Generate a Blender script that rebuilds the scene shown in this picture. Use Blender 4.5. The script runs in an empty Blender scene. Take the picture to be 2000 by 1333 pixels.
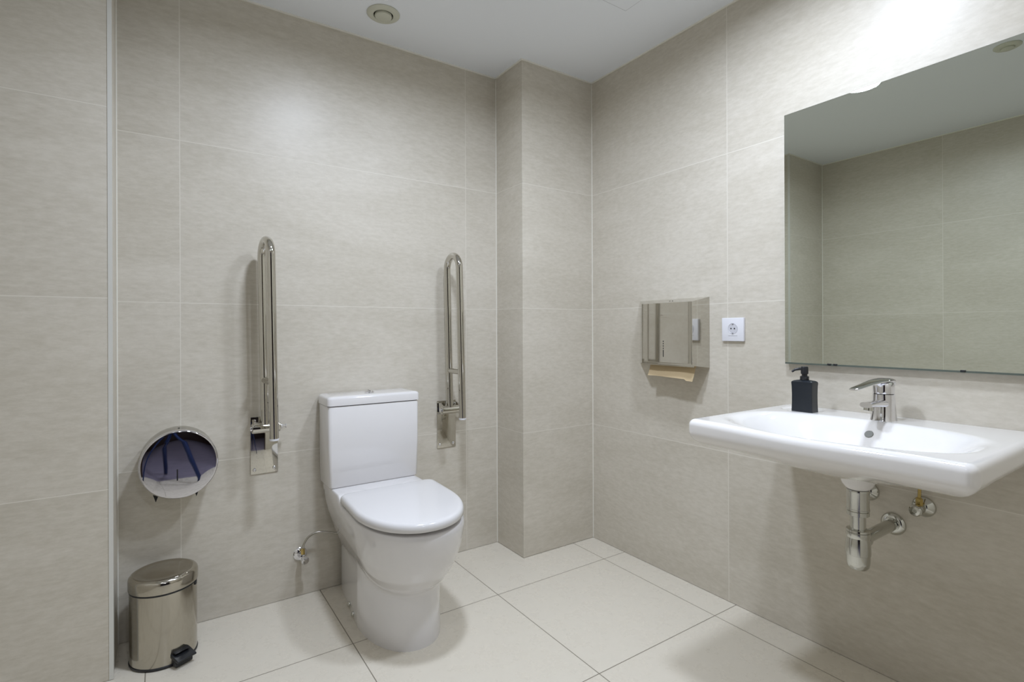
import bpy, bmesh, math, random
from mathutils import Vector, Matrix
S = bpy.context.scene
C = S.collection
PI = math.pi
# ---------------------------------------------------------------- camera
CAM_H, YAW, PITCH, ROLL = 1.0929, math.radians(33.9082), math.radians(0.0298), math.radians(0.2231)
F_PX, HORIZON = 1021.4474, 644.8486
cam = bpy.data.cameras.new('camera'); cam.sensor_width = 36; cam.lens = F_PX*36/2000
cam.shift_y = -(666.5-HORIZON)/2000; cam.clip_start = .02
co = bpy.data.objects.new('camera', cam); C.objects.link(co)
Fh = Vector((math.sin(YAW), math.cos(YAW), 0)); Rt = Vector((math.cos(YAW), -math.sin(YAW), 0)); Up = Vector((0, 0, 1))
Fw = Fh*math.cos(PITCH)+Up*math.sin(PITCH); U2 = Up*math.cos(PITCH)-Fh*math.sin(PITCH)
R3 = Rt*math.cos(ROLL)-U2*math.sin(ROLL); U3 = Rt*math.sin(ROLL)+U2*math.cos(ROLL)
co.matrix_world = Matrix(((R3.x, U3.x, -Fw.x, 0), (R3.y, U3.y, -Fw.y, 0), (R3.z, U3.z, -Fw.z, CAM_H), (0, 0, 0, 1)))
S.camera = co
# ---------------------------------------------------------------- world, exposure
w = bpy.data.worlds.new('world'); S.world = w; w.use_nodes = True
w.node_tree.nodes['Background'].inputs[0].default_value = (.8, .85, .95, 1)
w.node_tree.nodes['Background'].inputs[1].default_value = .05
S.view_settings.view_transform = 'Standard'; S.view_settings.look = 'None'
S.view_settings.exposure = 2.0; S.view_settings.gamma = 1; S.view_settings.use_curve_mapping = False
LAMP_A, LAMP_B, FILL_LAMP_C, FILL_LAMP_D = (.650, 1.262), (1.27, .80), (-.22, .35), (.20, -.95)
P_A, P_B, P_C, P_D = 4.1, 3.15, .5, 2.3      # watts of light of the four ceiling lamps; C and D are added fill
SPREAD = math.radians(169)                    # their reflectors cut the beam off near the ceiling
# ---------------------------------------------------------------- room measures
H, YB, XC, YC, XR, YL, XE, XL = 2.3929, 2.2835, 1.4400, 2.0492, 1.8888, 2.0657, -0.1264, -0.6168
YF = -.09                                     # wall with the doorway, behind the camera
DX0, DX1, DH = -.40, .72, 2.08                # doorway

# ---------------------------------------------------------------- materials
def mat(name, col, rough=.5, metal=0, spec=.5, coat=0, bump=None, emit=None):
    m = bpy.data.materials.new(name); m.use_nodes = True
    nt = m.node_tree; b = nt.nodes['Principled BSDF']
    b.inputs['Base Color'].default_value = (*col, 1); b.inputs['Roughness'].default_value = rough
    b.inputs['Metallic'].default_value = metal; b.inputs['Specular IOR Level'].default_value = spec
    b.inputs['Coat Weight'].default_value = coat; b.inputs['Coat Roughness'].default_value = .03
    if emit:
        b.inputs['Emission Color'].default_value = (*emit[0], 1); b.inputs['Emission Strength'].default_value = emit[1]
    # every material carries a faint procedural unevenness of its surface
    n = nt.nodes.new('ShaderNodeTexNoise'); n.inputs['Scale'].default_value = (bump or (40, .01))[0]
    bp = nt.nodes.new('ShaderNodeBump'); bp.inputs['Strength'].default_value = (bump or (40, .01))[1]; bp.inputs['Distance'].default_value = .002
    g = nt.nodes.new('ShaderNodeTexCoord'); nt.links.new(g.outputs['Object'], n.inputs['Vector'])
    nt.links.new(n.outputs['Fac'], bp.inputs['Height']); nt.links.new(bp.outputs['Normal'], b.inputs['Normal'])
    return m

def math_node(nt, op, a, b=None):
    n = nt.nodes.new('ShaderNodeMath'); n.operation = op
    for i, v in enumerate((a, b)):
        if v is None: continue
        if isinstance(v, (int, float)): n.inputs[i].default_value = v
        else: nt.links.new(v, n.inputs[i])
    return n.outputs[0]

def joint(nt, coord, off, period, width):
    """1 on a grout joint, 0 on the tile"""
    a = math_node(nt, 'SUBTRACT', coord, off)
    a = math_node(nt, 'DIVIDE', a, period)
    a = math_node(nt, 'ADD', a, .5)
    f = math_node(nt, 'FRACT', a)
    d = math_node(nt, 'ABSOLUTE', math_node(nt, 'SUBTRACT', f, .5))
    d = math_node(nt, 'MULTIPLY', d, period)
    return math_node(nt, 'LESS_THAN', d, width/2)

def tile_mat(name, base, vein, grout, u, uoff, uper, v, voff, vper, gw, rough, seed, stretch, nscale=1.6, contrast=1.25, gw2=None, bumps=.06, spec=.38):
    m = bpy.data.materials.new(name); m.use_nodes = True
    nt = m.node_tree; L = nt.links; b = nt.nodes['Principled BSDF']
    g = nt.nodes.new('ShaderNodeNewGeometry'); sp = nt.nodes.new('ShaderNodeSeparateXYZ'); L.new(g.outputs['Position'], sp.inputs[0])
    ax = {'x': sp.outputs[0], 'y': sp.outputs[1], 'z': sp.outputs[2]}
    mp = nt.nodes.new('ShaderNodeMapping'); mp.inputs['Scale'].default_value = stretch; mp.inputs['Location'].default_value = (seed, seed*1.7, seed*.3)
    L.new(g.outputs['Position'], mp.inputs[0])
    # per-tile shift of the pattern, so that tiles do not run into each other
    iu = math_node(nt, 'FLOOR', math_node(nt, 'DIVIDE', math_node(nt, 'SUBTRACT', ax[u], uoff), uper)) if uper else 0
    iv = math_node(nt, 'FLOOR', math_node(nt, 'DIVIDE', math_node(nt, 'SUBTRACT', ax[v], voff), vper))
    cb = nt.nodes.new('ShaderNodeCombineXYZ'); cb.inputs[0].default_value = 0
    if uper: L.new(math_node(nt, 'MULTIPLY', iu, 3.37), cb.inputs[0])
    L.new(math_node(nt, 'MULTIPLY', iv, 5.91), cb.inputs[1])
    va = nt.nodes.new('ShaderNodeVectorMath'); L.new(mp.outputs[0], va.inputs[0]); L.new(cb.outputs[0], va.inputs[1])
    n1 = nt.nodes.new('ShaderNodeTexNoise'); n1.inputs['Scale'].default_value = nscale; n1.inputs['Detail'].default_value = 9; n1.inputs['Roughness'].default_value = .62; n1.inputs['Distortion'].default_value = .5
    n2 = nt.nodes.new('ShaderNodeTexNoise'); n2.inputs['Scale'].default_value = nscale*17; n2.inputs['Detail'].default_value = 6; n2.inputs['Roughness'].default_value = .7
    L.new(va.outputs[0], n1.inputs['Vector']); L.new(va.outputs[0], n2.inputs['Vector'])
    mx = nt.nodes.new('ShaderNodeMath'); mx.operation = 'MULTIPLY_ADD'; L.new(n2.outputs['Fac'], mx.inputs[0]); mx.inputs[1].default_value = .58
    L.new(math_node(nt, 'MULTIPLY', n1.outputs['Fac'], .49), mx.inputs[2])
    cr = nt.nodes.new('ShaderNodeMapRange'); L.new(mx.outputs[0], cr.inputs[0])
    c = .16/contrast; cr.inputs[1].default_value = .535-c; cr.inputs[2].default_value = .535+c
    mc = nt.nodes.new('ShaderNodeMix'); mc.data_type = 'RGBA'; L.new(cr.outputs[0], mc.inputs['Factor'])
    mc.inputs['A'].default_value = (*vein, 1); mc.inputs['B'].default_value = (*base, 1)
    jv = joint(nt, ax[v], voff, vper, gw)
    j = jv
    if uper: j = math_node(nt, 'MAXIMUM', joint(nt, ax[u], uoff, uper, gw2 or gw), jv)
    mg = nt.nodes.new('ShaderNodeMix'); mg.data_type = 'RGBA'; L.new(j, mg.inputs['Factor']); L.new(mc.outputs['Result'], mg.inputs['A']); mg.inputs['B'].default_value = (*grout, 1)
    L.new(mg.outputs['Result'], b.inputs['Base Color'])
    rr = nt.nodes.new('ShaderNodeMapRange'); L.new(n2.outputs['Fac'], rr.inputs[0]); rr.inputs[3].default_value = rough-.05; rr.inputs[4].default_value = rough+.07
    rg = nt.nodes.new('ShaderNodeMix'); L.new(j, rg.inputs['Factor']); L.new(rr.outputs[0], rg.inputs['A']); rg.inputs['B'].default_value = .8
    L.new(rg.outputs['Result'], b.inputs['Roughness'])
    bp = nt.nodes.new('ShaderNodeBump'); bp.inputs['Strength'].default_value = bumps; bp.inputs['Distance'].default_value = .002
    hh = math_node(nt, 'SUBTRACT', n2.outputs['Fac'], math_node(nt, 'MULTIPLY', j, 1.5)); L.new(hh, bp.inputs['Height']); L.new(bp.outputs['Normal'], b.inputs['Normal'])
    b.inputs['Specular IOR Level'].default_value = spec
    return m

WB, WV, WG = (.674, .628, .543), (.560, .515, .428), (.74, .70, .62)
JO = .5985
M_back = tile_mat('beige stone tile back', WB, WV, WG, 'x', .0610, 1.1992, 'z', JO, .6, .0026, .36, 1.3, (1, 1, 3.2))
M_right = tile_mat('beige stone tile right', WB, WV, WG, 'y', 1.2581, 1.2, 'z', JO, .6, .0030, .36, 4.1, (1, 1, 3.2))
M_left = tile_mat('beige stone tile left', WB, WV, WG, 'y', 1.297, 1.2, 'z', JO, .6, .0030, .36, 7.7, (1, 1, 3.2))
M_plain = tile_mat('beige stone tile plain', WB, WV, WG, 'x', 0, 0, 'z', JO, .6, .0026, .36, 9.2, (1, 1, 3.2))
M_floor = tile_mat('cream floor tile', (.725, .675, .575), (.700, .645, .540), (.24, .21, .165), 'x', -.0435, .5985, 'y', .6265, .6005, .0032, .27, 2.2, (1, 1, 1), 1.1, .7, None, .03)
M_wood = tile_mat('lilac grey wood floor', (.30, .27, .33), (.20, .18, .24), (.12, .11, .14), 'x', 0, 0, 'y', 0, .12, .002, .4, 3.3, (1, 6, 1), 2.2)
M_brown = mat('dark brown wood', (.045, .022, .016), .35, bump=(9, .05))
M_ceil = mat('white ceiling paint', (.86, .885, .92), .75, bump=(120, .03))
M_hatch = mat('white hatch paint', (.86, .885, .92), .7, bump=(120, .03))
M_seal = mat('cream sealant', (.85, .83, .75), .6)
M_trim = mat('pale tile edge trim', (.66, .65, .60), .35)
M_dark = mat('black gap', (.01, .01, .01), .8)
M_cer = mat('white glazed ceramic', (.78, .76, .75), .10, coat=.5, bump=(6, .004))
M_cerb = mat('white basin ceramic', (.85, .825, .80), .09, coat=.5, bump=(6, .004))
M_seat = mat('white seat plastic', (.75, .735, .73), .16, bump=(20, .004))
M_steel = mat('polished stainless steel', (.60, .58, .53), .05, 1, bump=(12, .004))
M_mir = mat('mirror polished steel', (.66, .65, .68), .025, 1, bump=(5, .002))
M_brush = mat('satin steel', (.50, .48, .43), .22, 1, bump=(60, .03))
M_bin = mat('bin steel', (.47, .44, .38), .13, 1, bump=(14, .01))
M_chrome = mat('chrome', (.80, .80, .83), .04, 1, bump=(8, .003))
M_pipe = mat('aged chrome', (.60, .60, .56), .12, 1, bump=(14, .01))
M_brass = mat('brass thread', (.55, .42, .16), .25, 1)
M_mirror = mat('mirror glass', (.70, .735, .665), .004, 1, bump=(1, .0))
M_glass_edge = mat('mirror edge', (.10, .12, .10), .3)
M_blackp = mat('black plastic', (.012, .013, .016), .32)
M_bottle = mat('satin blue black bottle', (.008, .012, .018), .33)
M_whitep = mat('white plastic', (.80, .80, .84), .28)
M_socket = mat('white socket insert', (.62, .62, .66), .35)
M_grey = mat('grey mark', (.30, .30, .32), .6)
M_hole = mat('dim glazed hole', (.16, .16, .13), .4)
M_paper = mat('kraft paper towel', (.58, .45, .27), .85, bump=(200, .2))
M_vent = mat('cream vent plastic', (.60, .60, .50), .45)
M_lamp_ring = mat('white lamp ring', (.8, .8, .8), .4)
M_navy = mat('navy anodised metal', (.010, .025, .10), .3, .3)
def lampmat(n, c, s): return mat(n, (.9, .9, .9), .5, emit=(c, s))

# ---------------------------------------------------------------- mesh helpers
def box(bm, x0, x1, y0, y1, z0, z1, bev=0, seg=3):
    vs = [bm.verts.new((x, y, z)) for x in (x0, x1) for y in (y0, y1) for z in (z0, z1)]
    fs = [bm.faces.new([vs[i] for i in q]) for q in ((0, 1, 3, 2), (4, 6, 7, 5), (0, 4, 5, 1), (2, 3, 7, 6), (0, 2, 6, 4), (1, 5, 7, 3))]
    if bev:
        es = list({e for f in fs for e in f.edges})
        bmesh.ops.bevel(bm, geom=es, offset=bev, segments=seg, profile=.5, affect='EDGES')
def frame_of(d):
    d = d.normalized(); a = Vector((0, 0, 1)) if abs(d.z) < .9 else Vector((1, 0, 0))
    u = d.cross(a).normalized(); return u, d.cross(u).normalized()
def ring_faces(bm, rings, cap0=True, cap1=True, closed=True):
    for a, b in zip(rings, rings[1:]):
        n = len(a)
        for i in range(n if closed else n-1):
            bm.faces.new((a[i], a[(i+1) % n], b[(i+1) % n], b[i]))
    if cap0: bm.faces.new(list(reversed(rings[0])))
    if cap1: bm.faces.new(rings[-1])
def tube(bm, pts, r, n=24, caps=True):
    pts = [Vector(p) for p in pts]; rings = []; u = None
    rs = r if isinstance(r, (list, tuple)) else [r]*len(pts)
    for i, p in enumerate(pts):
        d = (pts[min(i+1, len(pts)-1)]-pts[max(i-1, 0)]).normalized()
        if u is None: u, v = frame_of(d)
        else: u = (u-d*u.dot(d)).normalized(); v = d.cross(u)
        rings.append([bm.verts.new(p+(u*math.cos(t)+v*math.sin(t))*rs[i]) for t in (2*PI*k/n for k in range(n))])
    ring_faces(bm, rings, caps, caps)
def lathe(bm, prof, org, axis=(0, 0, 1), n=48, caps=(True, True), sq=None):
    """prof: (radius, distance along axis)"""
    org = Vector(org); ax = Vector(axis).normalized(); u, v = frame_of(ax)
    rings = []
    for r, h in prof:
        r = max(r, 1e-5)
        rings.append([bm.verts.new(org+ax*h+(u*math.cos(t)+v*math.sin(t))*r) for t in (2*PI*k/n for k in range(n))])
    ring_faces(bm, rings, *caps)
def prism(bm, poly, z0, z1, axes='xyz', bev=0, seg=3):
    """poly: 2D points in the first two axes, extruded along the third"""
    def P(a, b, c):
        d = dict(zip(axes, (a, b, c))); return (d['x'], d['y'], d['z'])
    lo = [bm.verts.new(P(a, b, z0)) for a, b in poly]; hi = [bm.verts.new(P(a, b, z1)) for a, b in poly]
    n = len(poly); fs = [bm.faces.new(lo), bm.faces.new(list(reversed(hi)))]
    for i in range(n): fs.append(bm.faces.new((lo[i], hi[i], hi[(i+1) % n], lo[(i+1) % n])))
    if bev:
        es = list({e for f in fs for e in f.edges})
        bmesh.ops.bevel(bm, geom=es, offset=bev, segments=seg, profile=.5, affect='EDGES')
def root(name, label, cat, loc, group=None):
    o = bpy.data.objects.new(name, None); C.objects.link(o); o.location = loc; o.empty_display_size = .05
    o['label'] = label; o['category'] = cat
    if group: o['group'] = group
    return o
def world_loc(o):
    v = Vector((0, 0, 0))
    while o: v += o.location; o = o.parent
    return v
def obj(name, bm, m, parent=None, smooth=40, label=None, cat=None, kind=None, group=None, xf=None, m2=None):
    """geometry is given in room coordinates"""
    if xf is not None: bmesh.ops.transform(bm, matrix=xf, verts=bm.verts)
    bmesh.ops.remove_doubles(bm, verts=bm.verts, dist=1e-6)
    bmesh.ops.recalc_face_normals(bm, faces=bm.faces)
    me = bpy.data.meshes.new(name)
    org = world_loc(parent) if parent else Vector((0, 0, 0))
    if parent is None and kind is None:
        xs = [v.co for v in bm.verts]
        org = Vector((sum(v.x for v in xs)/len(xs), sum(v.y for v in xs)/len(xs), min(v.z for v in xs)))
    bmesh.ops.translate(bm, verts=bm.verts, vec=-org)
    bm.to_mesh(me); bm.free()
    if smooth:
        me.shade_smooth(); me.set_sharp_from_angle(angle=math.radians(smooth))
    me.materials.append(m)
    if m2: me.materials.append(m2)
    o = bpy.data.objects.new(name, me); C.objects.link(o)
    if parent: o.parent = parent
    elif kind is None: o.location = org
    if label: o['label'] = label
    if cat: o['category'] = cat
    if kind: o['kind'] = kind
    if group: o['group'] = group
    return o
def part(name, parent, m, fn, *a, smooth=40, label=None, xf=None, **k):
    bm = bmesh.new(); fn(bm, *a, **k); return obj(name, bm, m, parent, smooth, label, xf=xf)
def struct(name, m, *boxes, bev=0):
    bm = bmesh.new()
    for b in boxes: box(bm, *b, bev=bev)
    return obj(name, bm, m, None, 0, kind='structure')

# ---------------------------------------------------------------- the room
G = .0015                                     # open joint between wall tiles and floor
XO0, XO1, YO0 = -1.3, 1.6, -3.4               # corridor behind the doorway
struct('floor', M_floor, (XL-.1, XR+.1, YF-.05, YB+.1, -.1, 0))
struct('ceiling', M_ceil, (XL-.1, XR+.1, YF-.1, YB+.1, H, H+.1))
struct('wall_back', M_back, (XE-.05, XC+.05, YB, YB+.1, G, H))
struct('wall_right', M_right, (XR, XR+.1, YF-.1, YB+.1, G, H))
struct('wall_left', M_left, (XL-.1, XL, YF-.1, YL+.1, G, H))
struct('wall_back_left', M_plain, (XL-.1, XE, YL, YB+.1, G, H))
struct('wall_back_right', M_plain, (XC, XR+.02, YC, YB+.1, G, H), bev=.0012)
struct('wall_front', M_plain, (XL-.1, DX0, YF-.1, YF, G, H), (DX1, XR+.1, YF-.1, YF, G, H), (DX0, DX1, YF-.1, YF, DH, H))
struct('trim_1', M_trim, (XE-.010, XE+.0015, YL-.0015, YL+.010, G, H))
sw = .006
struct('trim_2', M_seal, (XE, XC, YB-sw, YB, H-sw, H), (XC-sw, XC, YC-sw, YB, H-sw, H), (XC, XR, YC-sw, YC, H-sw, H), (XR-sw, XR, YF, YC, H-sw, H),
       (XL, XE, YL-sw, YL, H-sw, H), (XL, XL+sw, YF, YL, H-sw, H), (XE, XE+sw, YL, YB, H-sw, H))
struct('trim_3', M_seal, (XR-.003, XR, YC-.003, YC, G, H), (XC-.003, XC, YB-.003, YB, G, H), (XE, XE+.003, YB-.003, YB, G, H), (XL, XL+.003, YL-.003, YL, G, H))
struct('trim_4', M_brown, (DX0-.03, DX0, YF-.11, YF+.01, 0, DH), (DX1, DX1+.03, YF-.11, YF+.01, 0, DH), (DX0-.03, DX1+.03, YF-.11, YF+.01, DH, DH+.03))
struct('floor_corridor', M_wood, (XO0, XO1, YO0, YF-.05, -.1, 0))
struct('wall_corridor', M_brown, (XO0, XO1, YO0-.1, YO0, 0, H), (XO0-.1, XO0, YO0-.1, YF-.1, 0, H), (XO1, XO1+.1, YO0-.1, YF-.1, 0, H))
struct('ceiling_corridor', M_ceil, (XO0-.1, XO1+.1, YO0-.1, YF-.1, H, H+.1))

# ---------------------------------------------------------------- ceiling lamps
M_glow = lampmat('lamp glow', (.95, .98, 1.05), 2.0)
def ceiling_lamp(x, y, colour, strength, label, r=.082):
    t = root('ceiling_light', label, 'light', (x, y, H), 'recessed ceiling lights')
    part('trim_ring', t, M_lamp_ring, lathe, [(r, -.012), (r+.004, -.012), (r+.014, -.004), (r+.016, 0), (r, 0)], (x, y, H-.0005), caps=(False, False))
    part('diffuser', t, M_glow, lathe, [(0, -.006), (r*.7, -.006), (r, -.004), (r, -.001)], (x, y, H-.0005), caps=(False, False), label='glowing white diffuser')
    la = bpy.data.lights.new('lamp_light', 'AREA'); la.shape = 'DISK'; la.size = 2*r*.97; la.energy = strength; la.color = colour; la.spread = SPREAD
    lo = bpy.data.objects.new('lamp_light', la); C.objects.link(lo); lo.parent = t; lo.location = (0, 0, -.009)
ceiling_lamp(*LAMP_A, (.87, .965, 1.14), P_A, 'round recessed ceiling lamp seen glowing at the top edge of the mirror')
ceiling_lamp(*LAMP_B, (.87, .965, 1.14), P_B, 'round ceiling lamp over the washbasin, lighting the top of the tiled wall')
ceiling_lamp(*FILL_LAMP_C, (.87, .965, 1.14), P_C, 'added unseen fill lamp on the ceiling just inside the doorway')  # invented lamp out of view, added to fill the room with light
ceiling_lamp(*FILL_LAMP_D, (.85, .88, 1), P_D, 'added unseen fill lamp on the corridor ceiling')  # invented lamp out of view, added for fill light and reflections

# extraction valves on the ceiling
def vent(x, y, label, r=.066):
    t = root('ceiling_vent', label, 'vent', (x, y, H), 'round extraction valves on the ceiling')
    part('flange', t, M_vent, lathe, [(r, 0), (r, -.003), (r-.004, -.006), (r-.016, -.010), (r-.026, -.008), (r-.028, -.002), (r-.028, 0)], (x, y, H-.0003), caps=(False, False))
    part('throat', t, M_dark, lathe, [(0, -.001), (r-.027, -.001)], (x, y, H-.0003), caps=(False, False))
    part('valve_disc', t, M_vent, lathe, [(0, -.016), (r*.44, -.016), (r*.50, -.014), (r*.52, -.009), (r*.50, -.003)], (x, y, H-.0003), caps=(False, True))
vent(.762, 2.070, 'cream round extraction valve on the ceiling above the toilet')
vent(.498, .722, 'faint round valve on the ceiling, seen in the upper right of the mirror', .05)

# access hatch
t = root('ceiling_hatch', 'white square access hatch flush in the ceiling with a hairline seam', 'hatch', (1.27, 1.2, H))
part('hatch_panel', t, M_hatch, box, .975, 1.5735, .905, 1.5035, H-.0022, H-.0002)
def hatch_seam(bm):
    a, b, c, d, s = .975, 1.5735, .905, 1.5035, .0022
    box(bm, b, b+s, c-s, d+s, H-.0012, H-.0002); box(bm, a-s, a, c-s, d+s, H-.0012, H-.0002)
    box(bm, a, b, d, d+s, H-.0012, H-.0002); box(bm, a, b, c-s, c, H-.0012, H-.0002)
part('seam', t, M_grey, hatch_seam, label='thin grey seam')

# ---------------------------------------------------------------- toilet
TX = .741
t = root('toilet', 'white close-coupled toilet with closed lid standing between the two fold-up rails', 'toilet', (TX, 1.95, 0))
def lerp(tab, z):
    if z <= tab[0][0]: return tab[0][1:]
    for a, b in zip(tab, tab[1:]):
        if z <= b[0]:
            k = (z-a[0])/(b[0]-a[0]); k = k*k*(3-2*k)*.35+k*.65
            return tuple(p+(q-p)*k for p, q in zip(a[1:], b[1:]))
    return tab[-1][1:]
# bowl: z, half width at front, half width at the back, front y
BOWL = [(.150, .050, .060, 1.760), (.175, .090, .095, 1.700), (.200, .118, .110, 1.655), (.230, .140, .122, 1.618), (.265, .157, .134, 1.590),
        (.31, .1725, .150, 1.566), (.36, .183, .165, 1.546), (.40, .1875, .174, 1.536), (.435, .1895, .180, 1.531), (.50, .190, .183, 1.531)]
def D_in(dx, y, w, wb, yf, L, e, yb):
    y0 = yf+L
    if y > yb: return False
    if y >= y0:
        k = (y-y0)/(yb-y0); return abs(dx) < w+(wb-w)*k
    return (abs(dx)/w)**e+((y0-y)/L)**e < 1
def reach(fn, th, cy):
    c, s = math.cos(th), math.sin(th); lo, hi = 0, .9
    for _ in range(22):
        m = (lo+hi)/2
        if fn(m*c, cy+m*s): lo = m
        else: hi = m
    return lo
def pan_mesh(bm):
    N = 144; cy = 1.98; rings = []
    zs = [0, .003, .01, .04, .08, .12, .145, .16, .175, .185, .195, .205, .215, .225, .235, .25, .265, .28, .295, .31, .33, .35, .37, .39, .405, .418, .426, .431, .434]
    def backtop(y): return min(max((y-1.975)/.06, 0), 1)
    for zi, z in enumerate(zs):
        w, wb, yf = lerp(BOWL, z)
        pw, pyf = .1445-.004*min(z/.2, 1), 1.664+.003*min(z/.2, 1)
        if z < .008: pw -= .002
        ring = []
        for k in range(N):
            th = 2*PI*k/N+1e-4
            rp = reach(lambda dx, y: D_in(dx, y, pw, .104, pyf, .255, 2.15, 2.262), th, cy)
            rb = reach(lambda dx, y: D_in(dx, y, w, wb, yf, .275*w/.19, 2.15, 2.262), th, cy) if z > .15 else 0
            a = .006; d = (rp-rb)/a
            r = max(rp, rb)+a*math.log1p(math.exp(-abs(d)))*.8
            if z > .415: r -= .007*((z-.415)/.019)**2
            ring.append(bm.verts.new((TX+r*math.cos(th), cy+r*math.sin(th), z)))
        rings.append(ring)
    # raised deck that carries the cistern: lift the vertices behind the seat
    top = rings[-1]
    for ring in rings[-7:]:
        for v in ring:
            b = backtop(v.co.y)
            if b > 0:
                z0 = .390; k = max((v.co.z-z0)/(.434-z0), 0); v.co.z += b*k*.0275
    c = Vector((TX, cy, 0)); last = top
    for q, dz in ((.985, .001), (.9, .0015), (.7, .0015), (.4, .0015), (.12, .0015)):
        nr = []
        for v in top:
            x, y = c.x+(v.co.x-c.x)*q, c.y+(v.co.y-c.y)*q
            nr.append(bm.verts.new((x, y, .434+dz+.0275*backtop(y))))
        ring_faces(bm, [last, nr], False, False); last = nr
    bm.faces.new(last); ring_faces(bm, rings, True, False)
part('pan', t, M_cer, pan_mesh, smooth=60)
def lid_outline(w, yb, yf, L, e, rc, n=64):
    pts = []
    for k in range(9):
        a = PI/2*k/8; pts.append((w-rc+rc*math.sin(a+0), yb-rc+rc*math.cos(a)))
    y0 = yf+L
    for k in range(1, 6): pts.append((w, yb-rc+(y0-yb+rc)*k/6))
    for k in range(n+1):
        a = PI*k/n; cs, sn = math.cos(a), math.sin(a)
        pts.append((w*math.copysign(abs(cs)**(2/e), cs), y0-L*abs(sn)**(2/e)))
    for k in range(5, 0, -1): pts.append((-w, yb-rc+(y0-yb+rc)*k/6))
    for k in range(9):
        a = PI/2*(8-k)/8; pts.append((-(w-rc+rc*math.sin(a)), yb-rc+rc*math.cos(a)))
    return pts
def slab(bm, outl, prof, cx):
    """prof: (inset, z) rings over an outline; inset shrinks towards the middle"""
    ys = [p[1] for p in outl]; cy = (min(ys)+max(ys))/2; hw = max(p[0] for p in outl); hl = (max(ys)-min(ys))/2
    rings = []
    for ins, z in prof:
        rings.append([bm.verts.new((cx+x*(hw-ins)/hw, cy+(y-cy)*(hl-ins)/hl, z)) for x, y in outl])
    ring_faces(bm, rings)
SEATXF = Matrix.Translation((TX, 1.9, .46)) @ Matrix.Rotation(-.042, 4, 'Z') @ Matrix.Translation((-TX, -1.9, -.46))
LIDXF = Matrix.Translation((TX, 1.9, .4608)) @ Matrix.Rotation(-.042, 4, 'Z') @ Matrix.Rotation(-.018, 4, 'Y') @ Matrix.Rotation(-.006, 4, 'X') @ Matrix.Translation((-TX, -1.9, -.46))
part('seat_ring', t, M_seat, slab, lid_outline(.162, 1.985, 1.562, .25, 2.1, .03), [(.004, .4358), (0, .437), (0, .4425), (.004, .4445)], TX+.001, xf=SEATXF)
part('seat_lid', t, M_seat, slab, lid_outline(.1895, 2.004, 1.522, .285, 2.1, .03),
     [(.010, .4485), (.003, .4490), (0, .4515), (0, .463), (.0010, .4685), (.0035, .4730), (.0075, .4762), (.013, .4778), (.02, .4785), (.08, .4792), (.16, .4795)], TX+.002, smooth=60, xf=LIDXF)
for sx in (-1, 1):
    part('seat_hinge', t, M_chrome, lathe, [(.009, 0), (.009, .035)], (TX+sx*.075-.0175, 1.992, .462), axis=(1, 0, 0), n=20)
# cistern
def cistern_mesh(bm):
    rings = []
    for z, s in ((.4625, -.008), (.465, -.003), (.470, 0), (.62, .001), (.787, .0015), (.789, .0005)):
        x0, x1, y0, y1, rc = .5495-s+.002, .9335+s-.002, 2.121-s, 2.274, .013
        if z < .55: x0 += .001; x1 -= .003
        p = []
        for cx, cyy, a0 in ((x1-rc, y0+rc, -PI/2), (x1-rc, y1-rc, 0), (x0+rc, y1-rc, PI/2), (x0+rc, y0+rc, PI)):
            for k in range(7): a = a0+PI/2*k/6; p.append(bm.verts.new((cx+rc*math.cos(a), cyy+rc*math.sin(a), z)))
        rings.append(p)
    ring_faces(bm, rings)
part('cistern', t, M_cer, cistern_mesh, smooth=50)
def cistern_lid_mesh(bm):
    rings = []
    for z, s in ((.7915, -.004), (.7925, 0), (.818, 0), (.8235, -.002), (.8270, -.006), (.8290, -.013), (.8300, -.03)):
        x0, x1, y0, y1, rc = .5465-s, .9375+s, 2.1165-s, 2.2780+s*.3, max(.016+s*.3, .006)
        p = []
        for cx, cyy, a0 in ((x1-rc, y0+rc, -PI/2), (x1-rc, y1-rc, 0), (x0+rc, y1-rc, PI/2), (x0+rc, y0+rc, PI)):
            for k in range(7): a = a0+PI/2*k/6; p.append(bm.verts.new((cx+rc*math.cos(a), cyy+rc*math.sin(a), z)))
        rings.append(p)
    ring_faces(bm, rings)
cl = part('cistern_lid', t, M_cer, cistern_lid_mesh, smooth=50)
part('cistern_shade_strip', t, M_dark, box, .556, .927, 2.127, 2.270, .785, .7925, label='black strip drawn as the shadow gap under the cistern lid')  # black strip stands in for the shade between cistern and lid
part('flush_button', cl, M_chrome, lathe, [(.021, 0), (.021, .003), (.018, .0045), (.0175, .004), (.016, .0075), (.010, .009), (0, .0095)], (.737, 2.190, .8296), caps=(True, False), label='round chrome flush button')
part('button_split', cl, M_dark, box, .7362, .7378, 2.176, 2.204, .8385, .8395)
for bx, by, bz in ((.6115, 2.058, .014), (.6040, 1.985, .010)):
    part('floor_bolt_cap', t, M_pipe, lathe, [(.0095, -.006), (.0095, .003), (.0085, .0055), (.0060, .0075), (0, .0085)], (bx, by, bz+.008), axis=(-1, -.45, .15), n=20, caps=(True, False), label='small grey bolt cap')

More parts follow.
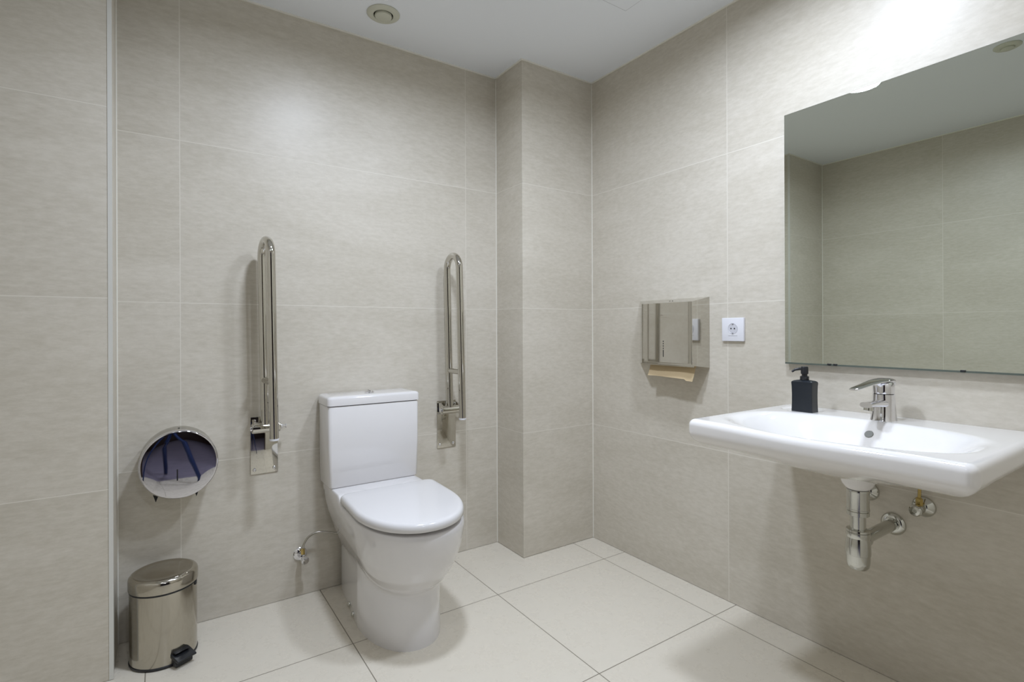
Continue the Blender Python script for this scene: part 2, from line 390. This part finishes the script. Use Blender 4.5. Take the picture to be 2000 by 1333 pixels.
# water supply valve and hose beside the toilet
t = root('angle_valve', 'small chrome angle valve on the back wall left of the toilet', 'valve', (.476, YB, .173))
part('rosette', t, M_chrome, lathe, [(.027, 0), (.027, .002), (.022, .007), (.012, .010), (.011, .013)], (.476, YB-.0003, .173), axis=(0, -1, 0), caps=(True, True))
part('valve_body', t, M_chrome, lathe, [(.009, 0), (.009, .020), (.012, .021), (.012, .038), (.008, .040)], (.476, YB-.010, .173), axis=(0, -1, 0))
part('valve_handle', t, M_chrome, lathe, [(.008, 0), (.014, .002), (.0155, .014), (.012, .019), (0, .020)], (.480, YB-.050, .168), axis=(.25, -1, -.35), n=20, caps=(True, False))
part('compression_nut', t, M_brass, lathe, [(.0085, 0), (.0085, .018), (.006, .024)], (.479, YB-.036, .182), n=6, label='brass nut')
def bez(p, n=10):
    P = [Vector(q) for q in p]; out = []
    for i in range(len(P)-1):
        a, b, c, d = P[max(i-1, 0)], P[i], P[i+1], P[min(i+2, len(P)-1)]
        for k in range(n):
            s = k/n; out.append(.5*((2*b)+(c-a)*s+(2*a-5*b+4*c-d)*s*s+(3*b-a-3*c+d)*s**3))
    return out+[P[-1]]
part('supply_hose', t, M_brush, tube, bez([(.479, YB-.036, .200), (.484, YB-.037, .225), (.503, YB-.038, .250), (.535, YB-.042, .262), (.575, YB-.05, .256), (.606, YB-.055, .247), (.628, YB-.060, .245)]), .0042, n=12)

# ---------------------------------------------------------------- folding grab rails, stood up against the wall
def grab_rail(px, label, yawx, lean):
    """px: middle of the wall plate"""
    t = root('folding_grab_rail', label, 'grab rail', (px, YB, .53), 'fold-up grab rails either side of the toilet')
    zc = .742; yb = YB-.050; yo = YB-.172; R = .016
    pl = part('wall_plate', t, M_steel, box, px-.050, px+.050, YB-.0045, YB-.0003, .527, .754, bev=.0012, smooth=30)
    for sx, sz in ((-1, .545), (1, .545), (-1, .738), (1, .738)):
        part('screw', pl, M_chrome, lathe, [(.0065, 0), (.0065, .002), (.004, .0045), (0, .005)], (px+sx*.036, YB-.0045, sz), axis=(0, -1, 0), n=16, caps=(True, False))
    for a in (px-.046, px+.040):
        part('bracket', t, M_steel, prism, [(YB-.0045, zc-.040), (YB-.0045, zc+.004), (YB-.030, zc+.006), (YB-.066, zc-.010), (YB-.068, zc-.028), (YB-.050, zc-.046)], a, a+.006, 'yzx', .001, smooth=30)
    zb = zc-.026
    part('hinge_barrel', t, M_steel, lathe, [(.017, -.051), (.0195, -.049), (.0195, .049), (.017, .051)], (px, yb, zb), axis=(1, 0, 0), n=40, smooth=35)
    part('hinge_pin', t, M_chrome, lathe, [(.009, .051), (.009, .058), (.005, .060), (.005, .068), (.008, .069), (.008, .073), (0, .074)], (px, yb, zb), axis=(1, 0, 0), n=20, caps=(True, False))
    part('hinge_pin', t, M_chrome, lathe, [(.009, .051), (.009, .056), (0, .058)], (px, yb, zb), axis=(-1, 0, 0), n=20, caps=(True, False))
    zt = 1.455; ra = (yb-yo)/2; ym = (yb+yo)/2
    path = [(0, yb, zb+.010), (0, yb, zt-ra-.25), (0, yb, zt-ra-.02)]
    for k in range(0, 25):
        a = PI*k/24; path.append((0, ym+ra*math.cos(a), zt-R-ra+ra*math.sin(a)))
    path += [(0, yo, 1.2), (0, yo, .690)]
    def place(p):
        x, y, z = p; return (px-.004+yawx*(yb-y)/.122+lean*(z-zb)/.72, y, z)
    part('rail_tube', t, M_steel, tube, [place(p) for p in path], R, n=32, smooth=50)
    part('cross_bar', t, M_steel, tube, [place((0, yb-.004, .902)), place((0, yo+.004, .902))], .0125, n=24)
    e = place((0, yo, .690))
    part('end_cap', t, M_whitep, lathe, [(.0162, -.004), (.0168, 0), (.0168, .003)], (e[0], e[1], e[2]-.0005), axis=(0, 0, 1), label='pale end cap')
    return t
grab_rail(.342, 'folded-up chrome grab rail on the left of the toilet, tubes almost overlapping', .012, -.010)
grab_rail(1.148, 'folded-up chrome grab rail on the right of the toilet, open loop facing the pillar', .000, -.014)

# ---------------------------------------------------------------- round toilet roll dispenser
dx, dz, dy = .054, .628, .122
t = root('toilet_roll_dispenser', 'round mirror-polished toilet roll dispenser on the back wall above the bin', 'dispenser', (dx, YB, dz))
part('drum', t, M_brush, lathe, [(.117, 0), (.117, .100), (.1175, .101)], (dx, YB-.0005, dz), axis=(0, -1, 0), n=96, label='satin steel drum')
cv = part('cover', t, M_mir, lathe, [(.1185, .094), (.1190, .114), (.1180, .1185), (.1160, .1203), (.1120, .1208), (.08, .12125), (.04, .12155), (0, .1217)], (dx, YB, dz), axis=(0, -1, 0), n=96, caps=(False, False), smooth=60, label='mirror-bright steel cover')
part('level_slot', cv, M_dark, box, dx-.0085, dx-.0045, YB-.1230, YB-.1195, dz-.055, dz-.015, bev=.0015, label='narrow black slot')
part('keyhole', t, M_dark, lathe, [(.003, 0), (.003, .001)], (dx, YB-.05, dz+.1168), n=12)
for x in (-.075, .045):
    part('tear_tooth', t, M_dark, prism, [(dx+x-.002, dz-.098), (dx+x+.012, dz-.106), (dx+x+.006, dz-.124)], YB-.104, YB-.098, 'xzy', smooth=0)

# ---------------------------------------------------------------- pedal bin
bx, by = .007, 2.128
t = root('pedal_bin', 'small round steel pedal bin in the corner under the roll dispenser', 'bin', (bx, by, 0))
part('base_ring', t, M_blackp, lathe, [(.094, .0005), (.0975, .002), (.0985, .008), (.097, .010)], (bx, by, 0), n=80)
bd = part('body', t, M_bin, lathe, [(.0960, .008), (.0965, .012), (.0965, .238)], (bx, by, 0), n=96, smooth=50)
part('rim_gap', t, M_blackp, lathe, [(.0945, .236), (.0972, .238), (.0972, .243), (.094, .246)], (bx, by, 0), n=80)
part('lid', t, M_bin, lathe, [(.096, .2440), (.0995, .2445), (.1000, .247), (.1000, .272), (.0985, .279), (.094, .2845), (.088, .2875), (.083, .288), (.080, .2870), (.078, .2862), (.06, .2880), (.03, .2895), (0, .290)], (bx, by, 0), n=96, caps=(True, False), smooth=50)
pa = math.radians(-62)                        # the pedal points towards the room
def pedal_xf(): return Matrix.Translation((bx, by, 0)) @ Matrix.Rotation(pa, 4, 'Z')
def pedal_mesh(bm):
    prism(bm, [(.088, .030), (.128, .022), (.134, .025), (.134, .030), (.088, .042)], -.030, .030, 'xzy', bev=.0015)
    prism(bm, [(.088, .042), (.100, .041), (.112, .045), (.088, .048)], -.024, .024, 'xzy', bev=.001)
part('pedal', t, M_blackp, pedal_mesh, smooth=30, xf=pedal_xf(), label='black plastic pedal')
part('pedal_housing', t, M_blackp, lambda bm: prism(bm, [(.088, .004), (.118, .004), (.118, .016), (.104, .030), (.088, .034)], -.027, .027, 'xzy', bev=.002), smooth=30, xf=pedal_xf())
part('rear_hinge', t, M_blackp, lambda bm: box(bm, -.115, -.094, -.03, .03, .215, .262, bev=.003), smooth=30, xf=pedal_xf())
part('handle_clip', t, M_blackp, lambda bm: box(bm, .093, .1, -.006, .006, .228, .240, bev=.001), xf=Matrix.Translation((bx, by, 0)) @ Matrix.Rotation(math.radians(-22), 4, 'Z'))

# ---------------------------------------------------------------- paper towel dispenser on the right wall
Y0, Y1, Z0, Z1 = 1.342, 1.716, .934, 1.228
t = root('paper_towel_dispenser', 'boxy steel paper towel dispenser on the right wall with a towel hanging out', 'dispenser', (XR, 1.53, Z0))
XF = 1.790
def towel_body(bm):
    # wall side outline and front outline, joined by tapering cheeks
    w0 = [(XR-.0005, Y0, Z0), (XR-.0005, Y1, Z0), (XR-.0005, Y1, Z1), (XR-.0005, Y0, Z1)]
    w1 = [(XR-.004, Y0, Z0), (XR-.004, Y1, Z0), (XR-.004, Y1, Z1), (XR-.004, Y0, Z1)]
    f1 = [(XF+.004, 1.356, .945), (XF+.004, 1.624, .945), (XF+.004, 1.624, 1.2075), (XF+.004, 1.356, 1.2075)]
    ring_faces(bm, [[bm.verts.new(p) for p in q] for q in (w0, w1, f1)])
part('case', t, M_steel, towel_body, smooth=0)
def towel_cover(bm):
    # plan profile of the front: flat face, rolled edge with a concave sweep at the far side
    prof = [(XF+.014, 1.3560), (XF+.003, 1.3565), (XF, 1.3600)]
    prof += [(XF-.0010*math.sin(PI*k/16), 1.3600+.222*k/16) for k in range(1, 17)]
    prof += [(XF+.0060*(k/10)**1.7, 1.582+.037*k/10) for k in range(1, 11)]
    prof += [(XF+.0085, 1.6225), (XF+.014, 1.6235)]
    inner = [(x+.0012, y-.0006) for x, y in reversed(prof)]
    prism(bm, prof+inner, .953, 1.2065, 'xyz')
tc = part('front_cover', t, M_steel, towel_cover, smooth=50)
part('lower_lip', t, M_brush, lambda bm: prism(bm, [(XF-.0005, .9535), (XF+.012, .9375), (XF+.020, .9375), (XF+.020, .953)], 1.358, 1.612, 'xzy', bev=.0008), smooth=30)
def slit(bm):
    for k in range(4): box(bm, XF-.0022, XF-.0004, 1.4978, 1.5010, 1.040-.010*k, 1.0455-.010*k, bev=.0006)
    box(bm, XF-.0022, XF-.0004, 1.4978, 1.5010, .976, 1.006, bev=.0008)
part('level_slit', tc, M_dark, slit, smooth=0, label='narrow black level window')
def mark(bm):
    for k, (a, b) in enumerate(((1.512, .004), (1.506, .006), (1.500, .003))): box(bm, XF-.0013, XF-.0003, a, a+.004, 1.152, 1.152+b)
    box(bm, XF-.0013, XF-.0003, 1.478, 1.520, 1.1440, 1.1452)
part('stamped_mark', tc, M_brush, mark, smooth=0, label='faint stamped mark')
def keyholes(bm):
    for y in (1.500, 1.486): lathe(bm, [(.0022, 0), (.0022, .001)], (1.834, y, 1.2170), axis=(-.2, 0, 1), n=12)
part('keyhole', t, M_dark, keyholes)
for z in (.972, .956): part('rivet', t, M_chrome, lathe, [(.0022, 0), (.001, .0012)], (1.862, 1.3475, z), axis=(.2, -1, 0), n=12)
def towel_sheet(bm):
    rows = []
    for i in range(9):
        a = i/8; r = []
        for j in range(25):
            s = j/24; y = 1.364+(.242-.010*a)*s+.006*a
            x = 1.832-.020*a-.004*math.sin(s*5)*a-.010*a*a*(s > .7)*(s-.7)*3
            z = .946-.062*a+.004*a*math.sin(s*3.0)-(.006*a if s < .15 else 0)+.012*a*max(0, s-.55)
            r.append(bm.verts.new((x, y, z)))
        rows.append(r)
    ring_faces(bm, rows, False, False, closed=False)
    g = bmesh.ops.solidify(bm, geom=bm.faces[:], thickness=.0012)
bm = bmesh.new(); towel_sheet(bm)
obj('paper_towel', bm, M_paper, None, 50, 'tan folded paper towel sticking out under the steel dispenser', 'paper towel')

# ---------------------------------------------------------------- socket
sy0, sy1, sz0, sz1 = 1.1830, 1.2775, 1.046, 1.1385
t = root('wall_socket', 'white square power socket on the right wall between dispenser and mirror', 'socket', (XR, 1.230, 1.09))
part('cover_plate', t, M_whitep, lambda bm: box(bm, XR-.011, XR-.0005, sy0, sy1, sz0, sz1, bev=.0015), smooth=30)
cyy, czz = 1.2290, 1.0960
ins = part('socket_insert', t, M_socket, lathe, [(.0215, .0112), (.0205, .0122), (.0195, .0118), (.0190, .0112), (.010, .0113), (0, .0113)], (XR, cyy, czz), axis=(-1, 0, 0), n=40, caps=(False, False), label='grey shaded round recess')
for k in (-1, 1): part('pin_hole', ins, M_dark, lathe, [(.0028, 0), (.0028, .0008)], (XR-.0112, cyy+k*.0075, czz), axis=(-1, 0, 0), n=14)
for k in (-1, 1): part('earth_clip', ins, M_grey, lambda bm: box(bm, XR-.0135, XR-.0112, cyy-.003, cyy+.003, czz+k*.0185-.0022, czz+k*.0185+.0022, bev=.0005))
part('marking_line', t, M_grey, lambda bm: box(bm, XR-.0114, XR-.0108, cyy-.020, cyy+.020, czz-.0295, czz-.0284))

# ---------------------------------------------------------------- wall mirror
MY1, MY0, MZ0, MZ1, MX = 1.0157, .362, .9716, 1.8634, 1.8688
t = root('wall_mirror', 'large frameless rectangular mirror on the right wall above the washbasin', 'mirror', (XR, .69, MZ0))
part('backing', t, M_glass_edge, box, MX+.0012, XR-.0003, MY0+.001, MY1-.001, MZ0+.001, MZ1-.001, smooth=0, label='dark edge')
part('glass', t, M_mirror, box, MX, MX+.001, MY0, MY1, MZ0, MZ1, smooth=0, label='slightly green silvered glass')
def bevel_strip(bm): box(bm, MX-.0004, MX+.001, MY0, MY1, MZ0-.003, MZ0+.0025); 
part('bottom_edge', t, M_glass_edge, bevel_strip, smooth=0)
for y in (.866, .847, .512): part('mirror_clip', t, M_blackp, lambda bm: box(bm, MX-.003, MX+.004, y-.006, y+.006, MZ0-.001, MZ0+.0045, bev=.001))

# ---------------------------------------------------------------- washbasin
BX0, BX1, BY0, BY1, BZ = 1.336, XR-.0005, .344, 1.034, .8205
bcx, bcy, bhx, bhy = (BX0+BX1)/2, (BY0+BY1)/2, (BX1-BX0)/2, (BY1-BY0)/2
def sst(t): t = min(max(t, 0), 1); return t*t*(3-2*t)
def sup(x, y, cx, cy, ax, ay, e): return ((abs(x-cx)/ax)**e+(abs(y-cy)/ay)**e)**(1/e)
def edge_dist(x, y, rc=.022):
    # signed distance inside a rounded rectangle; the wall side counts as no edge
    qx = (bcx-x)-(bhx-rc) if x < bcx else -bhx; qy = abs(y-bcy)-(bhy-rc)
    return -(math.hypot(max(qx, 0), max(qy, 0))+min(max(qx, qy), 0)-rc)
def top_z(x, y):
    z = BZ-.006*math.exp(-((y-.72)/.17)**2)*sst((1.50-x)/.12)
    d = edge_dist(x, y); r = .020
    if d < r: z -= r-math.sqrt(max(r*r-(r-d)**2, 0))
    s = sup(x, y, 1.556, .690, .190, .302, 2.7)
    z -= .106*sst((1.05-s)/.60)
    s2 = sup(x, y, 1.805, .925, .052, .060, 2.4); z -= .004*sst((1.05-s2)/.18)
    return z
def bot_z(x, y):
    d = edge_dist(x, y); r = .10
    z = .7320
    if d < r: z += (r-math.sqrt(max(r*r-(r-d)**2, 0)))*.52
    s = sup(x, y, 1.590, .690, .235, .330, 2.4)
    z -= .040*sst((1.03-s)/.80)
    if x > 1.40: z += .004*math.sin((y-.344)*60)*sst((.45-y)/.06)*sst((x-1.42)/.05)
    return z
def basin_mesh(bm):
    N = 224; rc = .022; out = []
    # outline of the plan, denser at the rounded corners
    def seg(a, b, n): return [(a[0]+(b[0]-a[0])*k/n, a[1]+(b[1]-a[1])*k/n) for k in range(n)]
    def arc(cx, cy, a0, n=12): return [(cx+rc*math.cos(a0+PI/2*k/n), cy+rc*math.sin(a0+PI/2*k/n)) for k in range(n)]
    out += seg((BX1, BY0), (BX1, BY1), 90)
    out += seg((BX1, BY1), (BX0+rc, BY1), 70) + arc(BX0+rc, BY1-rc, PI/2)
    out += seg((BX0, BY1-rc), (BX0, BY0+rc), 100) + arc(BX0+rc, BY0+rc, PI)
    out += seg((BX0+rc, BY0), (BX1, BY0), 70)
    ts = []
    for k in range(16): ts.append(1-.085*(k/15)**1.8)
    ts += [.915*(1-k/52) for k in range(1, 52)]
    ccx, ccy = 1.60, .690
    def rings(fn):
        rs = []
        for q in ts: rs.append([bm.verts.new((ccx+(x-ccx)*q, ccy+(y-ccy)*q, fn(ccx+(x-ccx)*q, ccy+(y-ccy)*q))) for x, y in out])
        return rs
    a = rings(top_z); b = rings(bot_z)
    ring_faces(bm, a, False, True); ring_faces(bm, b, False, True); ring_faces(bm, [a[0], b[0]], False, False)
t = root('washbasin', 'wide white ceramic washbasin hung on the right wall below the mirror', 'washbasin', (1.6, .69, .63))
part('bowl', t, M_cerb, basin_mesh, smooth=75)
part('drain_spigot', t, M_cerb, lathe, [(.050, .715), (.0465, .685), (.0445, .668), (.040, .652), (.033, .642), (.029, .6375), (.020, .6375)], (1.650, .689, 0), n=48, caps=(False, True), smooth=60, label='tapering white ceramic outlet')
ox, oy = 1.7120, .685
on = Vector((-(top_z(ox+.004, oy)-top_z(ox-.004, oy))/.008, 0, 1)).normalized()
ov = Vector((ox, oy, top_z(ox, oy)-.0004))
part('overflow_hole', t, M_hole, lathe, [(0, .0022), (.0105, .0022), (.0115, .001), (.0118, -.006)], ov, axis=on, n=28, caps=(False, False), label='round overflow hole')
part('drain_plug', t, M_chrome, lathe, [(.030, 0), (.029, .003), (.020, .006), (0, .007)], (1.585, .690, .7135), n=32, caps=(True, False))

# mixer tap
fx, fy, fz = 1.796, .679, BZ-.0005
t = root('basin_tap', 'chrome single-lever mixer tap with a long lever on the washbasin', 'tap', (fx, fy, fz))
TW = 1.0
def loft_oval(bm, secs, n=36):
    """secs: centre, half size along u, half size along v, u axis, v axis, exponent"""
    rings = []
    for c, a, b, u, v, e in secs:
        c, u, v = Vector(c), Vector(u).normalized(), Vector(v).normalized(); r = []
        for k in range(n):
            q = 2*PI*k/n; cs, sn = math.cos(q), math.sin(q)
            r.append(bm.verts.new(c+u*a*TW*math.copysign(abs(cs)**(2/e), cs)+v*b*TW*math.copysign(abs(sn)**(2/e), sn)))
        rings.append(r)
    ring_faces(bm, rings)
X_, Y_, Z_ = (1, 0, 0), (0, 1, 0), (0, 0, 1)
TW = 1.26
part('tap_body', t, M_chrome, loft_oval, [((fx-.002, fy, fz), .029, .0255, X_, Y_, 2.4), ((fx-.001, fy, fz+.003), .0285, .025, X_, Y_, 2.4), ((fx, fy, fz+.02), .0260, .0235, X_, Y_, 2.3),
      ((fx+.001, fy, fz+.045), .0240, .0225, X_, Y_, 2.2), ((fx+.001, fy, fz+.062), .0235, .0225, X_, Y_, 2.1), ((fx, fy, fz+.078), .0228, .0222, X_, Y_, 2.0), ((fx, fy, fz+.0785), .021, .0205, X_, Y_, 2.0)], smooth=50)
TW = 1.0
def spout(bm):
    secs = []
    for s in range(9):
        k = s/8; x = fx-.005-.112*k; z = fz+.050+.010*k-.006*k*k
        secs.append(((x, fy, z), .0115-.0035*k, .0215-.005*k, (.15, 0, 1), Y_, 2.6))
    loft_oval(bm, secs)
sp = part('spout', t, M_chrome, spout, smooth=50)
part('aerator', sp, M_pipe, lathe, [(.0115, 0), (.0120, -.004), (.0120, -.012), (.0100, -.0135), (.009, -.012)], (fx-.101, fy, fz+.049), axis=(.10, 0, 1), n=28)
TW = 1.22
part('tap_cartridge', t, M_chrome, loft_oval, [((fx, fy, fz+.079), .0215, .021, X_, Y_, 2), ((fx, fy, fz+.080), .0235, .0225, X_, Y_, 2), ((fx-.001, fy, fz+.100), .0235, .0225, X_, Y_, 2.1), ((fx-.002, fy, fz+.110), .0225, .0215, (1, 0, .15), Y_, 2.1), ((fx-.004, fy, fz+.115), .019, .018, (1, 0, .2), Y_, 2.1)], smooth=50)
TW = 1.12
def lever(bm):
    secs = []
    tab = [(.027, -.014, .006, .012), (.0262, -.006, .009, .0185), (.018, .002, .0075, .0215), (0, .0045, .006, .0225), (-.022, .0035, .005, .0215), (-.05, .0015, .0042, .0185), (-.085, -.0030, .0036, .0150), (-.12, -.0085, .0032, .0135), (-.150, -.0135, .0030, .0128), (-.158, -.0150, .0022, .0100)]
    for dx_, dz_, a, b in tab: secs.append(((fx+dx_, fy+dx_*-.10, fz+.1145+dz_), a, b, (.12, 0, 1), Y_, 2.4))
    loft_oval(bm, secs)
part('lever', t, M_chrome, lever, smooth=60)
part('lever_back', t, M_chrome, loft_oval, [((fx+.020, fy, fz+.079), .005, .019, X_, Y_, 2.5), ((fx+.021, fy, fz+.100), .0055, .019, X_, Y_, 2.5), ((fx+.020, fy, fz+.113), .0055, .0185, X_, Y_, 2.5)], smooth=60)
part('temperature_dot', t, M_navy, lathe, [(.0022, 0), (.0018, .0008)], (fx-.0235, fy, fz+.094), axis=(-1, 0, 0), n=12)

TW = 1.0
# soap dispenser bottle
sx, sy, sz = 1.768, .8965, BZ-.0038
t = root('soap_dispenser', 'square blue-black soap bottle with black pump on the left of the basin', 'soap dispenser', (sx, sy, sz))
def bottle(bm):
    secs = []
    for z, s in ((.0, -.002), (.0015, 0), (.006, .0003), (.03, -.0006), (.06, -.0008), (.088, -.0001), (.098, .0008), (.1020, 0), (.1055, -.005), (.1075, -.013), (.108, -.018)):
        secs.append(((sx, sy, sz+z), .0215+s*.9 if s > -.01 else .012, .0335+s if s > -.01 else .0335+s, X_, Y_, 14 if s > -.01 else 4))
    loft_oval(bm, secs, 72)
part('bottle', t, M_bottle, bottle, smooth=40)
part('collar', t, M_blackp, lathe, [(.0125, .1065), (.0135, .108), (.0135, .119), (.0115, .1205)], (sx, sy, sz), n=32)
part('pump_stem', t, M_blackp, lathe, [(.0085, .1195), (.0085, .127), (.0112, .1285), (.0112, .149), (.0095, .1520), (0, .1525)], (sx, sy, sz), n=32, caps=(True, False))
part('nozzle', t, M_blackp, tube, [(sx, sy, sz+.1445), (sx-.010, sy+.012, sz+.1445), (sx-.020, sy+.022, sz+.1410), (sx-.026, sy+.028, sz+.1345)], [.0048, .0045, .0038, .0034], n=16)

# ---------------------------------------------------------------- bottle trap and stop valves under the basin
tx, ty = 1.650, .689
t = root('bottle_trap', 'chrome bottle trap hanging under the washbasin with its pipe to the wall', 'trap', (tx, ty, .41))
part('coupling_nut', t, M_pipe, lathe, [(.024, .6365), (.0285, .6355), (.0290, .632), (.0285, .629), (.0280, .582), (.0290, .581), (.0290, .577), (.0265, .575), (.0280, .574), (.0280, .563), (.0230, .561)], (tx, ty, 0), n=48, smooth=30)
part('dip_tube', t, M_pipe, lathe, [(.0190, .565), (.0190, .510)], (tx, ty, 0), n=40)
part('trap_nut', t, M_pipe, lathe, [(.0200, .524), (.0290, .522), (.0295, .517), (.0275, .515), (.0295, .514), (.0300, .508), (.0290, .500)], (tx, ty, 0), n=48, smooth=30)
part('trap_cup', t, M_pipe, lathe, [(.0280, .503), (.0300, .490), (.0315, .465), (.0315, .452), (.0300, .451), (.0295, .430), (.0275, .418), (.0225, .411), (.013, .4075), (0, .4065)], (tx, ty, 0), n=48, caps=(True, False), smooth=30)
part('outlet_nut', t, M_pipe, lathe, [(.020, .018), (.0245, .020), (.0245, .036), (.020, .039)], (tx, ty, .487), axis=(1, 0, 0), n=40, smooth=30)
part('outlet_pipe', t, M_pipe, lathe, [(.0175, .02), (.0175, XR-tx-.002)], (tx, ty, .487), axis=(1, 0, 0), n=40)
part('wall_rosette', t, M_pipe, lathe, [(.0340, 0), (.0340, .002), (.030, .007), (.0230, .0105), (.0195, .011), (.0190, .016)], (XR-.0003, ty, .487), axis=(-1, 0, 0), n=48, caps=(True, True), smooth=50)
def stop_valve(y, z, label):
    t = root('stop_valve', label, 'valve', (XR, y, z), 'stop valves under the washbasin')
    part('rosette', t, M_pipe, lathe, [(.0300, 0), (.0300, .002), (.026, .008), (.014, .012), (.012, .014)], (XR-.0003, y, z), axis=(-1, 0, 0), n=40, smooth=50)
    part('valve_body', t, M_pipe, lathe, [(.010, .010), (.010, .028), (.0135, .029), (.0135, .050), (.010, .052)], (XR, y, z), axis=(-1, 0, 0), n=32)
    part('valve_handle', t, M_pipe, lathe, [(.010, 0), (.015, .002), (.0165, .006), (.0165, .018), (.013, .022), (.006, .0225), (.0055, .020), (0, .020)], (XR-.050, y, z), axis=(-1, 0, 0), n=14, caps=(True, False), smooth=30)
    part('compression_nut', t, M_brass, lathe, [(.0095, 0), (.0095, .020), (.006, .024)], (XR-.038, y, z+.010), n=6, smooth=0, label='brass nut')
    part('riser', t, M_brass, tube, bez([(XR-.038, y, z+.025), (XR-.037, y, z+.08), (XR-.045, y+.01*(1 if y < .69 else -1), z+.135)]), .0045, n=12)
stop_valve(.610, .5620, 'stop valve on the wall to the right of the bottle trap')
stop_valve(.757, .5720, 'stop valve on the wall half hidden behind the bottle trap')

# ---------------------------------------------------------------- tripod behind the doorway line, seen mirrored in the roll dispenser
t = root('camera_tripod', 'dark navy tripod mirrored in the round steel roll dispenser', 'tripod', (-.03, -.02, 0))
part('centre_column', t, M_navy, lathe, [(.020, .45), (.020, .86), (.022, .862), (.022, .90), (.030, .902), (.030, .915)], (-.03, -.02, 0), n=24)
part('hub', t, M_navy, lathe, [(.030, .78), (.040, .79), (.040, .84), (.030, .85)], (-.03, -.02, 0), n=24)
for k in range(3):
    a = math.radians(35+120*k); c, s = math.cos(a), math.sin(a)
    lg = part('leg', t, M_navy, tube, [(-.03+.03*c, -.02+.03*s, .82), (-.03+.20*c, -.02+.20*s, .40), (-.03+.365*c, -.02+.365*s, .012)], [.024, .020, .015], n=16)
    part('rubber_foot', lg, M_blackp, lathe, [(.013, 0), (.013, .018), (.010, .022)], (-.03+.367*c, -.02+.367*s, .0005), n=16)
